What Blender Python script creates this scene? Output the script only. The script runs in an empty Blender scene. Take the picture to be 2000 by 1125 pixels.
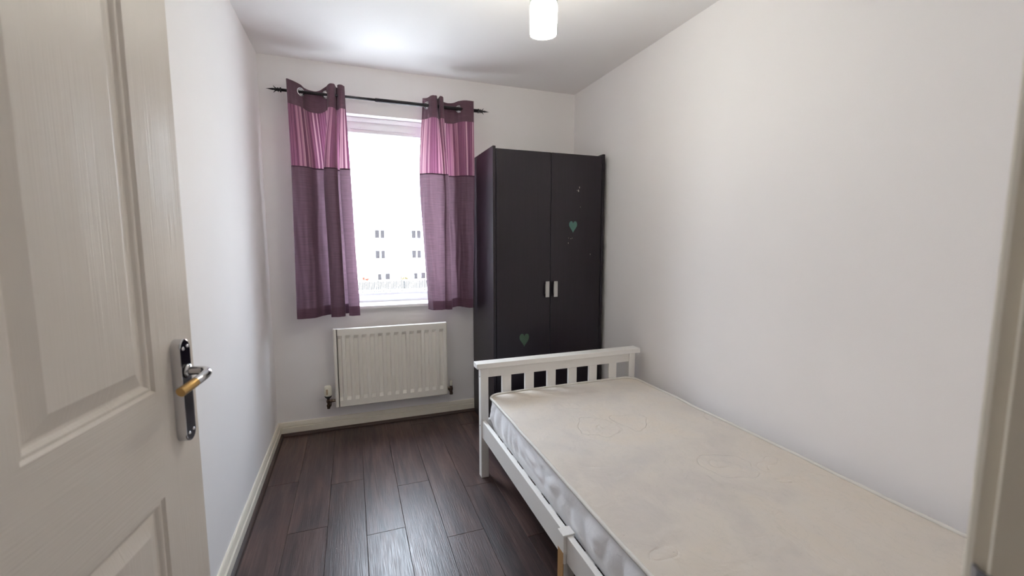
import bpy, bmesh, math, random
from mathutils import Vector, Matrix, noise
R = math.radians
rnd = random.Random(7)
scene = bpy.context.scene
COL = scene.collection

# ------------------------------------------------------------ camera
F_PX, YAW, PITCH, ROLL = 846.86, .3535, -.1067, .0002
fw = Vector((math.sin(YAW)*math.cos(PITCH), math.cos(YAW)*math.cos(PITCH), math.sin(PITCH)))
rt = Vector((math.cos(YAW), -math.sin(YAW), 0)); up = rt.cross(fw)
r2 = rt*math.cos(ROLL)+up*math.sin(ROLL); u2 = up*math.cos(ROLL)-rt*math.sin(ROLL)
cam = bpy.data.objects.new('camera', bpy.data.cameras.new('camera'))
COL.objects.link(cam)
m = Matrix((( r2.x, u2.x, -fw.x, .4855), (r2.y, u2.y, -fw.y, 0), (r2.z, u2.z, -fw.z, 1.2546), (0, 0, 0, 1)))
cam.matrix_world = m
cam.data.sensor_width = 36; cam.data.lens = 36*F_PX/2000
cam.data.clip_start = .01; cam.data.clip_end = 500
cam.data.dof.use_dof = True
cam.data.dof.focus_distance = 2.5; cam.data.dof.aperture_fstop = 5
scene.camera = cam

# ------------------------------------------------------------ world, light, exposure
w = bpy.data.worlds.new('sky'); scene.world = w; w.use_nodes = True
nt = w.node_tree; nt.nodes.clear()
out = nt.nodes.new('ShaderNodeOutputWorld'); bg = nt.nodes.new('ShaderNodeBackground')
tc = nt.nodes.new('ShaderNodeTexCoord'); nz = nt.nodes.new('ShaderNodeTexNoise'); cr = nt.nodes.new('ShaderNodeValToRGB')
nz.inputs['Scale'].default_value = 3.2; nz.inputs['Detail'].default_value = 5
cr.color_ramp.elements[0].position = .36; cr.color_ramp.elements[0].color = (.66, .80, .95, 1)
cr.color_ramp.elements[1].position = .60; cr.color_ramp.elements[1].color = (.94, .97, 1, 1)
nt.links.new(tc.outputs['Generated'], nz.inputs['Vector']); nt.links.new(nz.outputs['Fac'], cr.inputs['Fac'])
# CIE overcast law: luminance grows with (1 + 2 sin elevation), slightly bluer overhead
sx = nt.nodes.new('ShaderNodeSeparateXYZ'); nt.links.new(tc.outputs['Generated'], sx.inputs[0])
el = nt.nodes.new('ShaderNodeMapRange'); el.inputs['From Min'].default_value = 0; el.inputs['From Max'].default_value = 1
el.inputs['To Min'].default_value = 7.5; el.inputs['To Max'].default_value = 32.0
nt.links.new(sx.outputs[2], el.inputs['Value']); nt.links.new(el.outputs[0], bg.inputs['Strength'])
tint = nt.nodes.new('ShaderNodeMixRGB'); tint.blend_type = 'MULTIPLY'; tint.inputs[2].default_value = (.82, .90, 1, 1)
nt.links.new(sx.outputs[2], tint.inputs[0]); nt.links.new(cr.outputs['Color'], tint.inputs[1]); nt.links.new(tint.outputs[0], bg.inputs['Color'])
nt.links.new(bg.outputs[0], out.inputs['Surface'])
# portal: only guides sampling of the sky through the window opening
pl = bpy.data.lights.new('window_portal', 'AREA'); pl.shape = 'RECTANGLE'; pl.size = .9; pl.size_y = 1.3
pl.cycles.is_portal = True
po = bpy.data.objects.new('window_portal', pl); COL.objects.link(po)
po.location = (.725, 3.30, 1.45); po.rotation_euler = (R(-90), 0, 0)
LAMP_STRENGTH = 62
vs = scene.view_settings
scene.display_settings.display_device = 'sRGB'
vs.view_transform = 'Standard'; vs.look = 'None'; vs.gamma = 1; vs.use_curve_mapping = False
vs.exposure = 0.42
cy = scene.cycles
cy.max_bounces = 18; cy.diffuse_bounces = 12; cy.glossy_bounces = 5; cy.transmission_bounces = 8; cy.transparent_max_bounces = 16
cy.use_denoising = True; cy.sample_clamp_indirect = 6; cy.caustics_reflective = True; cy.caustics_refractive = False
try: cy.denoiser = 'OPENIMAGEDENOISE'
except Exception: pass

# ------------------------------------------------------------ materials
def S(c):  # sRGB 0-255 -> linear
    return tuple(((v/255)/12.92 if v/255 <= .04045 else ((v/255+.055)/1.055)**2.4) for v in c)+(1,)
class N:
    def __init__(s, name):
        s.m = bpy.data.materials.new(name); s.m.use_nodes = True; s.t = s.m.node_tree
        s.b = s.t.nodes['Principled BSDF']; s.o = s.t.nodes['Material Output']
    def n(s, typ, **kw):
        x = s.t.nodes.new('ShaderNode'+typ)
        for k, v in kw.items():
            if k in x.inputs: x.inputs[k].default_value = v
            else: setattr(x, k, v)
        return x
    def l(s, a, b): s.t.links.new(a, b)
    def ramp(s, src, stops, interp='LINEAR'):
        r = s.n('ValToRGB'); r.color_ramp.interpolation = interp
        e = r.color_ramp.elements
        while len(e) < len(stops): e.new(.5)
        for q, (p, c) in zip(e, stops): q.position = p; q.color = c
        s.l(src, r.inputs['Fac']); return r.outputs['Color']
    def bump(s, src, strength=.2, dist=.002, prev=None):
        b = s.n('Bump'); b.inputs['Strength'].default_value = strength; b.inputs['Distance'].default_value = dist
        s.l(src, b.inputs['Height'])
        if prev: s.l(prev.outputs[0], b.inputs['Normal'])
        s.l(b.outputs[0], s.b.inputs['Normal']); return b
    def coords(s, kind='Object', scale=(1, 1, 1), add=None):
        t = s.n('TexCoord'); mp = s.n('Mapping'); mp.inputs['Scale'].default_value = scale
        s.l(t.outputs[kind], mp.inputs['Vector']); return mp.outputs[0]
    def noise(s, vec, scale, detail=3, rough=.5, dist=0):
        x = s.n('TexNoise'); x.inputs['Scale'].default_value = scale; x.inputs['Detail'].default_value = detail
        x.inputs['Roughness'].default_value = rough; x.inputs['Distortion'].default_value = dist
        s.l(vec, x.inputs['Vector']); return x.outputs['Fac']
def plain(name, c, rough=.5, metal=0, coat=0, bump=None, spec=None, vary=.0):
    a = N(name); a.b.inputs['Base Color'].default_value = c
    a.b.inputs['Roughness'].default_value = rough; a.b.inputs['Metallic'].default_value = metal
    a.b.inputs['Coat Weight'].default_value = coat
    if spec is not None: a.b.inputs['Specular IOR Level'].default_value = spec
    v = a.coords()
    if vary:
        f = a.noise(v, 3, 3)
        d = tuple(x*(1-vary) for x in c[:3])+(1,)
        a.l(a.ramp(f, [(.3, d), (.7, c)]), a.b.inputs['Base Color'])
    if bump:
        sc, st, di = bump; a.bump(a.noise(v, sc, 3), st, di)
    return a.m

M = {}
M['wall'] = plain('wall_paint', S((240, 237, 236)), .75, bump=(220, .12, .0015), spec=.3, vary=.02)
M['ceiling'] = plain('ceiling_paint', S((238, 235, 234)), .85, bump=(180, .1, .001), spec=.2)
M['skirting'] = plain('cream_gloss_paint', S((226, 219, 204)), .32, bump=(40, .05, .001))
M['pvc'] = plain('white_pvc', S((246, 246, 248)), .25)
M['sill'] = plain('sill_paint', S((243, 242, 240)), .2, coat=.5, spec=.6)
M['bead'] = plain('dark_beading', S((66, 46, 38)), .35, bump=(90, .2, .001), vary=.4)
M['subfloor'] = plain('floor_gap', S((22, 16, 14)), .9)
M['bed_white'] = plain('bed_white_paint', S((238, 236, 232)), .38, bump=(60, .06, .001), vary=.02)
M['pine'] = plain('bare_pine', S((190, 148, 96)), .6, bump=(80, .2, .001), vary=.2)
M['rad'] = plain('radiator_enamel', S((233, 228, 218)), .33)
M['trv_white'] = plain('valve_plastic', S((228, 224, 208)), .4)
M['trv_slot'] = plain('valve_window', S((170, 150, 120)), .4)
M['black'] = plain('black_plastic', S((18, 17, 18)), .35)
M['valve_metal'] = plain('valve_metal', S((120, 104, 90)), .3, metal=1, vary=.4)
M['chrome'] = plain('chrome', S((205, 205, 208)), .12, metal=1)
M['inlay'] = plain('black_plate_face', S((22, 16, 30)), .15, spec=.3)
M['brass'] = plain('worn_brass', S((196, 160, 104)), .3, metal=1, vary=.25)
M['rod'] = plain('black_iron', S((30, 26, 30)), .38, metal=.3)
M['steel'] = plain('brushed_steel', S((186, 184, 180)), .38, metal=.7)
M['ring'] = plain('eyelet_metal', S((196, 194, 196)), .18, metal=1)
M['lip'] = plain('strike_steel', S((140, 140, 146)), .25, metal=1)
M['heart'] = plain('heart_sticker', S((92, 138, 128)), .6, vary=.6)
M['heart_green'] = plain('heart_residue', S((72, 98, 78)), .6, vary=.7)
M['chip'] = plain('exposed_chip', S((178, 168, 158)), .7)
M['hinge'] = plain('hinge_steel', S((180, 178, 172)), .3, metal=1)

# embossed white door skin, vertical and horizontal grain
def door_mat(name, horiz):
    a = N(name); a.b.inputs['Base Color'].default_value = S((226, 219, 210)); a.b.inputs['Roughness'].default_value = .36
    sc = (5, 60, 330) if horiz else (330, 60, 5)
    v = a.coords('Object', sc); f = a.noise(v, 1, 3, .6, .6)
    v2 = a.coords('Object', (.9, 3, 12) if horiz else (12, 3, .9)); g = a.noise(v2, 1, 2, .5, .8)
    mm = a.n('Math', operation='MULTIPLY'); a.l(f, mm.inputs[0])
    r = a.ramp(g, [(.35, (.35, .35, .35, 1)), (.65, (1, 1, 1, 1))]); a.l(r, mm.inputs[1])
    a.bump(mm.outputs[0], .55, .0016); return a.m
M['door_v'] = door_mat('door_grain_vertical', False); M['door_h'] = door_mat('door_grain_horizontal', True)

# laminate planks
a = N('dark_laminate')
oi = a.n('ObjectInfo'); tcx = a.n('TexCoord')
off = a.n('VectorMath', operation='ADD'); comb = a.n('CombineXYZ')
mu = a.n('Math', operation='MULTIPLY'); mu.inputs[1].default_value = 37; a.l(oi.outputs['Random'], mu.inputs[0])
a.l(mu.outputs[0], comb.inputs[0]); a.l(mu.outputs[0], comb.inputs[1])
a.l(tcx.outputs['Object'], off.inputs[0]); a.l(comb.outputs[0], off.inputs[1])
mp = a.n('Mapping'); mp.inputs['Scale'].default_value = (34, 2.0, 1); a.l(off.outputs[0], mp.inputs['Vector'])
g1 = a.noise(mp.outputs[0], 1, 6, .65, 1.2)
mp2 = a.n('Mapping'); mp2.inputs['Scale'].default_value = (6, 1.3, 1); a.l(off.outputs[0], mp2.inputs['Vector'])
g2 = a.noise(mp2.outputs[0], 1, 3, .5, 1.8)
mp3 = a.n('Mapping'); mp3.inputs['Scale'].default_value = (260, 9, 1); a.l(off.outputs[0], mp3.inputs['Vector'])
g3 = a.noise(mp3.outputs[0], 1, 2, .5, .2)
c1 = a.ramp(g1, [(.36, S((34, 25, 24))), (.52, S((66, 50, 47))), (.66, S((98, 76, 68)))])
c2 = a.ramp(g2, [(.3, S((46, 38, 43))), (.7, S((98, 66, 56)))])
mx = a.n('MixRGB', blend_type='MIX'); mx.inputs[0].default_value = .45; a.l(c1, mx.inputs[1]); a.l(c2, mx.inputs[2])
hv = a.n('HueSaturation'); hv.inputs['Saturation'].default_value = .9
mv = a.n('MapRange'); mv.inputs['To Min'].default_value = .8; mv.inputs['To Max'].default_value = 1.15
a.l(oi.outputs['Random'], mv.inputs['Value']); a.l(mv.outputs[0], hv.inputs['Value']); a.l(mx.outputs[0], hv.inputs['Color'])
a.l(hv.outputs[0], a.b.inputs['Base Color'])
rr = a.ramp(g3, [(.3, (.28, .28, .28, 1)), (.7, (.44, .44, .44, 1))]); a.l(rr, a.b.inputs['Roughness'])
bb = a.bump(g3, .35, .0015); a.b.inputs['Specular IOR Level'].default_value = .5
M['plank'] = a.m

# wardrobe: black-brown foil
a = N('black_brown_foil'); v = a.coords('Object', (120, 120, 4)); f = a.noise(v, 1, 4, .6)
a.l(a.ramp(f, [(.3, S((20, 12, 22))), (.75, S((29, 19, 30)))]), a.b.inputs['Base Color'])
a.b.inputs['Roughness'].default_value = .38; a.bump(f, .15, .0008); M['foil'] = a.m

# fabrics
def fabric(name, kind, trans=.4):
    a = N(name); t = a.t; uv = a.n('TexCoord').outputs['UV']
    def mapped(sc):
        mp = a.n('Mapping'); mp.inputs['Scale'].default_value = sc; a.l(uv, mp.inputs['Vector']); return mp.outputs[0]
    slub = a.noise(mapped((9, 260, 1)), 1, 4, .6)
    weave = a.noise(mapped((700, 700, 1)), 1, 2)
    if kind == 'stripe':
        sx = a.n('SeparateXYZ'); a.l(uv, sx.inputs[0])
        q = a.n('Math', operation='MULTIPLY'); q.inputs[1].default_value = 210; a.l(sx.outputs[0], q.inputs[0])
        fl = a.n('Math', operation='FLOOR'); a.l(q.outputs[0], fl.inputs[0])
        wn = a.n('TexWhiteNoise', noise_dimensions='1D'); a.l(fl.outputs[0], wn.inputs['W'])
        col = a.ramp(wn.outputs['Value'], [(0, S((118, 66, 94))), (.28, S((146, 92, 120))), (.5, S((182, 132, 150))), (.72, S((154, 98, 126))), (.86, S((208, 168, 178)))], 'CONSTANT')
        fr = a.n('Math', operation='FRACT'); a.l(q.outputs[0], fr.inputs[0])
        pp = a.n('Math', operation='PINGPONG'); pp.inputs[1].default_value = .5; a.l(fr.outputs[0], pp.inputs[0])
        a.bump(pp.outputs[0], .7, .003)
    else:
        base = {'band': (92, 62, 74), 'lower': (96, 66, 80), 'hem': (90, 60, 74), 'pipe': (66, 32, 52)}[kind]
        d = tuple(x*.86 for x in base); li = tuple(min(255, x*1.1) for x in base)
        col = a.ramp(slub, [(.32, S(d)), (.5, S(base)), (.7, S(li))])
        a.bump(slub, .35, .0012)
    a.l(col, a.b.inputs['Base Color']); a.b.inputs['Roughness'].default_value = .62
    a.b.inputs['Sheen Weight'].default_value = .25; a.b.inputs['Specular IOR Level'].default_value = .35
    tr = a.n('BsdfTranslucent'); hs = a.n('HueSaturation'); hs.inputs['Saturation'].default_value = .75 if kind == 'lower' else 1.0; hs.inputs['Value'].default_value = 1.4 if kind == 'lower' else 1.0
    a.l(col, hs.inputs['Color']); a.l(hs.outputs[0], tr.inputs['Color'])
    mix = a.n('MixShader'); mix.inputs[0].default_value = trans
    a.l(a.b.outputs[0], mix.inputs[1]); a.l(tr.outputs[0], mix.inputs[2]); a.l(mix.outputs[0], a.o.inputs['Surface'])
    return a.m
M['c_band'] = fabric('curtain_plum_band', 'band', .12); M['c_stripe'] = fabric('curtain_striped', 'stripe', .2)
M['c_lower'] = fabric('curtain_mauve', 'lower', .24); M['c_hem'] = fabric('curtain_hem', 'hem', .08); M['c_pipe'] = fabric('curtain_piping', 'pipe', .02)

# mattress
a = N('mattress_ticking'); v = a.coords('Object'); kn = a.n('TexWave', wave_type='BANDS'); kn.inputs['Scale'].default_value = 90; kn.inputs['Distortion'].default_value = 1.5
a.l(v, kn.inputs['Vector']); st = a.noise(v, 3.2, 4, .6, .4)
base = a.ramp(st, [(.30, S((198, 191, 185))), (.52, S((210, 202, 192))), (.75, S((213, 202, 187)))])
spot = a.noise(a.coords('Object', (1, 1, 1)), 190, 1)
sp = a.ramp(spot, [(.765, (0, 0, 0, 1)), (.79, (1, 1, 1, 1))])
mx = a.n('MixRGB'); a.l(sp, mx.inputs[0]); a.l(base, mx.inputs[1]); mx.inputs[2].default_value = S((176, 168, 158))
wr = a.noise(a.coords('Object', (7, 3, 1)), 1.6, 5, .6, 2.5)
ln = a.ramp(wr, [(.485, (0, 0, 0, 1)), (.5, (.35, .35, .35, 1)), (.515, (0, 0, 0, 1))])
m2 = a.n('MixRGB'); a.l(ln, m2.inputs[0]); a.l(mx.outputs[0], m2.inputs[1]); m2.inputs[2].default_value = S((190, 186, 178))
a.l(m2.outputs[0], a.b.inputs['Base Color']); a.b.inputs['Roughness'].default_value = .85
vo = a.n('TexVoronoi'); vo.inputs['Scale'].default_value = 3.1
wv = a.n('TexNoise'); wv.inputs['Scale'].default_value = 7; a.l(v, wv.inputs['Vector'])
wa = a.n('VectorMath', operation='MULTIPLY_ADD'); wa.inputs[1].default_value = (.12, .12, .12); a.l(wv.outputs['Color'], wa.inputs[0]); a.l(v, wa.inputs[2])
a.l(wa.outputs[0], vo.inputs['Vector'])
rg = a.ramp(vo.outputs['Distance'], [(.15, (0, 0, 0, 1)), (.165, (1, 1, 1, 1)), (.18, (0, 0, 0, 1)), (.30, (0, 0, 0, 1)), (.312, (1, 1, 1, 1)), (.325, (0, 0, 0, 1))])
b1 = a.bump(kn.outputs['Fac'], .3, .0008); b2 = a.bump(a.noise(v, 9, 3, .5, 1.5), .5, .012, b1); a.bump(rg, .5, -.003, b2)
a.b.inputs['Sheen Weight'].default_value = .2; M['ticking'] = a.m
a = N('mattress_border_satin'); v = a.coords('Object', (1, 1, 1)); f = a.noise(v, 26, 3, .5, .8)
a.b.inputs['Base Color'].default_value = S((243, 243, 246)); a.b.inputs['Roughness'].default_value = .42
a.b.inputs['Sheen Weight'].default_value = .3; a.bump(f, .3, .006); M['border'] = a.m
M['tape'] = plain('mattress_tape', S((216, 213, 207)), .7, bump=(300, .3, .001))

# glass
def glass(name, tint=(1, 1, 1, 1)):
    a = N(name); tr = a.n('BsdfTransparent'); tr.inputs[0].default_value = tint; gl = a.n('BsdfGlossy'); gl.inputs['Roughness'].default_value = .02
    fr = a.n('LayerWeight'); fr.inputs[0].default_value = .08; mr = a.n('MapRange'); mr.inputs['To Min'].default_value = .04; mr.inputs['To Max'].default_value = .5
    a.l(fr.outputs['Facing'], mr.inputs['Value']); mix = a.n('MixShader')
    a.l(mr.outputs[0], mix.inputs[0]); a.l(tr.outputs[0], mix.inputs[1]); a.l(gl.outputs[0], mix.inputs[2]); a.l(mix.outputs[0], a.o.inputs['Surface']); return a.m
M['glass'] = glass('window_glass'); M['shade_glass'] = glass('lamp_glass', tint=(.93, .95, .93, 1))
a = N('frosted_lit_glass'); em = a.n('Emission'); em.inputs[0].default_value = (1, .93, .83, 1); em.inputs[1].default_value = LAMP_STRENGTH
a.l(em.outputs[0], a.o.inputs['Surface']); M['lit'] = a.m

# outside
M['brick_pale'] = plain('pale_render', S((226, 205, 186)), .9, vary=.08)
M['roof'] = plain('pale_roof', S((190, 192, 198)), .8, vary=.15)
M['dark_glass'] = plain('far_window_glass', S((46, 43, 44)), .4, spec=.05)
M['gutter'] = plain('dark_gutter', S((84, 78, 74)), .6)
M['far_frame'] = plain('far_frame', S((235, 235, 235)), .5)
M['ground'] = plain('pale_paving', S((214, 211, 204)), .95, vary=.15)
M['fence'] = plain('dark_stained_fence', S((46, 44, 42)), .9, vary=.3)
M['shrub'] = plain('orange_leaves', S((112, 44, 20)), .8, vary=.5)
M['shrub_green'] = plain('green_leaves', S((78, 66, 26)), .8, vary=.5)

# ------------------------------------------------------------ mesh helpers
def add_box(bm, x0, x1, y0, y1, z0, z1, bev=0, seg=1):
    vs_ = [bm.verts.new(p) for p in ((x0, y0, z0), (x1, y0, z0), (x1, y1, z0), (x0, y1, z0), (x0, y0, z1), (x1, y0, z1), (x1, y1, z1), (x0, y1, z1))]
    fs = [bm.faces.new([vs_[i] for i in q]) for q in ((3, 2, 1, 0), (4, 5, 6, 7), (0, 1, 5, 4), (1, 2, 6, 5), (2, 3, 7, 6), (3, 0, 4, 7))]
    if bev:
        es = list({e for f in fs for e in f.edges})
        bmesh.ops.bevel(bm, geom=es, offset=bev, segments=seg, profile=.5, affect='EDGES')
    return bm
def box(x0, x1, y0, y1, z0, z1, bev=0, seg=1): return add_box(bmesh.new(), x0, x1, y0, y1, z0, z1, bev, seg)
def add_tube(bm, pts, r, n=12, closed=False, caps=True):
    pts = [Vector(p) for p in pts]; rs = r if isinstance(r, (list, tuple)) else [r]*len(pts)
    rings = []; k = len(pts); prev = None
    for i, p in enumerate(pts):
        if closed: t = (pts[(i+1) % k]-pts[i-1])
        else: t = pts[min(i+1, k-1)]-pts[max(i-1, 0)]
        if t.length < 1e-9: t = Vector((0, 0, 1))
        t.normalize()
        if prev is None:
            a_ = Vector((0, 0, 1)) if abs(t.z) < .9 else Vector((1, 0, 0)); s_ = t.cross(a_).normalized()
        else: s_ = (prev-t*prev.dot(t)).normalized()
        prev = s_; u_ = t.cross(s_)
        rings.append([bm.verts.new(p+(s_*math.cos(2*math.pi*j/n)+u_*math.sin(2*math.pi*j/n))*rs[i]) for j in range(n)])
    for i in range(k if closed else k-1):
        A, B = rings[i], rings[(i+1) % k]
        for j in range(n): bm.faces.new((A[j], A[(j+1) % n], B[(j+1) % n], B[j])).smooth = True
    if caps and not closed: bm.faces.new(rings[0][::-1]); bm.faces.new(rings[-1])
    return bm
def tube(pts, r, n=12, closed=False, caps=True): return add_tube(bmesh.new(), pts, r, n, closed, caps)
def add_lathe(bm, c, prof, n=24, axis='Z', smooth=True):
    def P(r, h, a_):
        q = (r*math.cos(a_), r*math.sin(a_), h)
        if axis == 'X': q = (h, r*math.cos(a_), r*math.sin(a_))
        if axis == 'Y': q = (r*math.cos(a_), h, r*math.sin(a_))
        return Vector(c)+Vector(q)
    rings = []
    for r, h in prof:
        if r < 1e-6: rings.append([bm.verts.new(P(0, h, 0))])
        else: rings.append([bm.verts.new(P(r, h, 2*math.pi*j/n)) for j in range(n)])
    for A, B in zip(rings, rings[1:]):
        for j in range(n):
            a_, b_, c_, d_ = A[j % len(A)], A[(j+1) % len(A)], B[(j+1) % len(B)], B[j % len(B)]
            vsx = []
            for v_ in (a_, b_, c_, d_):
                if v_ not in vsx: vsx.append(v_)
            if len(vsx) > 2: bm.faces.new(vsx).smooth = smooth
    return bm
def lathe(c, prof, n=24, axis='Z', smooth=True): return add_lathe(bmesh.new(), c, prof, n, axis, smooth)
def prism(pts, h0, h1, plane='XY'):
    """closed outline extruded along the remaining axis"""
    bm = bmesh.new()
    def P(p, h): return {'XY': (p[0], p[1], h), 'XZ': (p[0], h, p[1]), 'YZ': (h, p[0], p[1])}[plane]
    A = [bm.verts.new(P(p, h0)) for p in pts]; B = [bm.verts.new(P(p, h1)) for p in pts]
    n = len(pts); bm.faces.new(A[::-1]); bm.faces.new(B)
    for i in range(n): bm.faces.new((A[i], A[(i+1) % n], B[(i+1) % n], B[i]))
    return bm
ORG = {}
def obj(name, bm, mat, parent=None, local=False, label=None):
    """one mesh object; world coordinates unless local (then the parent's own frame)"""
    bmesh.ops.recalc_face_normals(bm, faces=bm.faces)
    org = Vector((0, 0, 0))
    if parent is not None and not local: org = ORG.get(parent.name, Vector((0, 0, 0)))
    if org.length: bmesh.ops.translate(bm, vec=-org, verts=bm.verts)
    me = bpy.data.meshes.new(name); bm.to_mesh(me); bm.free()
    for q in (mat if isinstance(mat, (list, tuple)) else [mat]): me.materials.append(q)
    o = bpy.data.objects.new(name, me); COL.objects.link(o)
    if parent is not None: o.parent = parent
    ORG[o.name] = org
    if label: o['label'] = label
    return o
def thing(name, label, cat, loc=(0, 0, 0), rz=0, group=None):
    o = bpy.data.objects.new(name, None); COL.objects.link(o); o.location = loc; o.rotation_euler = (0, 0, rz)
    o.empty_display_size = .05; o['label'] = label; o['category'] = cat
    if group: o['group'] = group
    ORG[o.name] = Vector(loc); return o
def struct(name, bm, mat, parent=None):
    o = obj(name, bm, mat, parent)
    if parent is None: o['kind'] = 'structure'
    return o
def ring_wall(bm, x0, x1, z0, z1, hx0, hx1, hz0, hz1, y0, y1):
    """wall slab in XZ with one rectangular hole; closed manifold"""
    L = {}
    for y in (y0, y1):
        L[y] = ([bm.verts.new((x, y, z)) for x, z in ((x0, z0), (x1, z0), (x1, z1), (x0, z1))],
                [bm.verts.new((x, y, z)) for x, z in ((hx0, hz0), (hx1, hz0), (hx1, hz1), (hx0, hz1))])
    for y in (y0, y1):
        o_, i_ = L[y]
        for k in range(4): bm.faces.new((o_[k], o_[(k+1) % 4], i_[(k+1) % 4], i_[k]))
    for w_ in (0, 1):
        A, B = L[y0][w_], L[y1][w_]
        for k in range(4): bm.faces.new((A[k], A[(k+1) % 4], B[(k+1) % 4], B[k]))
    return bm

# ------------------------------------------------------------ room shell
W, D, H = 2.117, 3.0485, 2.36
WY = .125                      # room face of the doorway wall
LX0, LX1 = .064, .829          # door lining faces
WX0, WX1, WZ0, WZ1 = .298, 1.155, .822, 2.068   # window opening
struct('wall_left', box(-.12, 0, -1.3, D+.27, -.02, H+.02), M['wall'])
struct('wall_right', box(W, W+.12, WY-.13, D+.27, -.02, H+.02), M['wall'])
struct('wall_back', ring_wall(bmesh.new(), 0, W, 0, H, WX0, WX1, WZ0, WZ1, D, D+.27), M['wall'])
struct('ceiling', box(-.12, W+.12, -1.3, D+.27, H, H+.12), M['ceiling'])
# doorway wall with the opening cut out (an upside-down U)
fwp = [(0, 0), (LX0-.03, 0), (LX0-.03, 2.02), (LX1+.03, 2.02), (LX1+.03, 0), (W, 0), (W, H), (0, H)]
struct('wall_front', prism(fwp, WY-.13, WY, 'XZ'), M['wall'])
struct('wall_hallway', box(0, W+.12, -1.42, -1.3, 0, H), M['wall'])
struct('wall_hallway_end', box(1.25, 1.35, -1.3, WY-.131, 0, H), M['wall'])

# floor: base plus single planks
fl = struct('floor', box(-.12, W+.12, -1.3, D+.02, -.14, -.009), M['subfloor'])
PW = .1612; x = .0195-PW
starts = {0: 1.2, 1: 1.97, 2: 2.32, 3: 1.845, 4: 2.19, 5: 1.715, 6: 2.06, 7: 1.60, 8: 2.41, 9: 1.9, 10: 1.4, 11: 2.2, 12: 1.7}
PL = 1.212
for c in range(0, 15):
    xa, xb = x+c*PW+.0004, x+(c+1)*PW-.0004
    xa = max(xa, .0); xb = min(xb, W)
    if xb-xa < .02: continue
    y = starts.get(c-1, 1.7)
    while y > -1.2: y -= PL
    while y < D:
        ya, yb = max(y+.0004, -1.2), min(y+PL-.0004, D)
        if yb-ya > .03:
            obj('plank', box(xa, xb, ya, yb, -.009, 0, .0012, 1), M['plank'], fl)
        y += PL

# skirting with moulded top, dark bead in front
SK = [(0, 0), (.0185, 0), (.0185, .054), (.0175, .0548), (.0095, .0562), (.0095, .0610), (.0150, .0632), (.0142, .067), (.0125, .073), (.0105, .078), (.009, .083), (.006, .0872), (0, .0872)]
BD = [(.0185, 0), (.0346, 0), (.034, .006), (.0305, .012), (.025, .0165), (.0185, .0185)]
def run(profile, side, a0, a1):
    bm = bmesh.new(); rows = []
    for a_ in (a0, a1):
        rows.append([])
        for t, z in profile:
            aa = a_
            if side == 'left': p = (t, a_ - (t if a_ == D else 0), z)
            elif side == 'back': p = (a_ + (t if a_ == 0 else (-t if a_ == W else 0)), D-t, z)
            elif side == 'right': p = (W-t, a_ - (t if a_ == D else 0), z)
            elif side == 'front': p = (a_, WY+t, z)
            rows[-1].append(bm.verts.new(p))
    n = len(profile)
    for i in range(n): bm.faces.new((rows[0][i], rows[0][(i+1) % n], rows[1][(i+1) % n], rows[1][i]))
    bm.faces.new(rows[0][::-1]); bm.faces.new(rows[1]); return bm
for side, a0, a1 in (('left', WY, D), ('back', 0, W), ('right', WY, D)):
    b_ = struct('baseboard_'+side, run(SK, side, a0, a1), M['skirting'])
    obj('floor_bead', run(BD, side, a0, a1), M['bead'], b_, label='dark brown quadrant bead')
struct('baseboard_front', run(SK, 'front', LX1+.075, W-.02), M['skirting'])

# ------------------------------------------------------------ window
win = struct('window_1', ring_wall(bmesh.new(), WX0, WX1, WZ0+.016, WZ1, WX0+.045, WX1-.045, WZ0+.062, WZ1-.096, 3.135, 3.195), M['pvc'])
obj('sash_bead', ring_wall(bmesh.new(), WX0+.045, WX1-.045, WZ0+.062, WZ1-.096, WX0+.058, WX1-.058, WZ0+.077, WZ1-.109, 3.145, 3.185), M['pvc'], win)
obj('glass_pane', box(WX0+.058, WX1-.058, 3.163, 3.167, WZ0+.077, WZ1-.109), M['glass'], win, label='clear window pane')
obj('frame_ledge', box(WX0+.001, WX1-.001, 3.118, 3.135, WZ1-.030, WZ1-.001, .003, 2), M['pvc'], win)
obj('frame_step', box(WX0+.001, WX1-.001, 3.127, 3.1355, WZ1-.100, WZ1-.092, .002, 1), M['pvc'], win)
bm = bmesh.new(); vx0, vx1 = .505, .935; vz = WZ1-.066; pts = []
for k in range(17):
    a_ = math.pi/2+math.pi*k/16; pts.append((vx0+.009+.009*math.cos(a_), vz+.009*math.sin(a_)))
for k in range(17):
    a_ = -math.pi/2+math.pi*k/16; pts.append((vx1-.009+.009*math.cos(a_), vz+.009*math.sin(a_)))
vent = obj('trickle_vent', prism(pts, 3.126, 3.1355, 'XZ'), M['pvc'], win, label='slim white trickle vent in the frame head')
obj('vent_slider', box(.57, .60, 3.121, 3.127, vz-.006, vz+.006, .002, 1), M['pvc'], vent)
obj('vent_lip', box(vx0+.01, vx1-.01, 3.1225, 3.1265, vz-.0085, vz-.005, .001, 1), M['pvc'], vent)
for zz in (1.10,):
    pass
bm = bmesh.new()
sp_ = [(D-.034, .806), (D-.036, .812), (D-.034, .826), (D-.029, .8305), (3.135, .838), (3.135, .8221), (D+.001, .8221), (D-.0005, .806)]
sill = prism(sp_, WX0-.035, WX1+.035, 'YZ')
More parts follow.
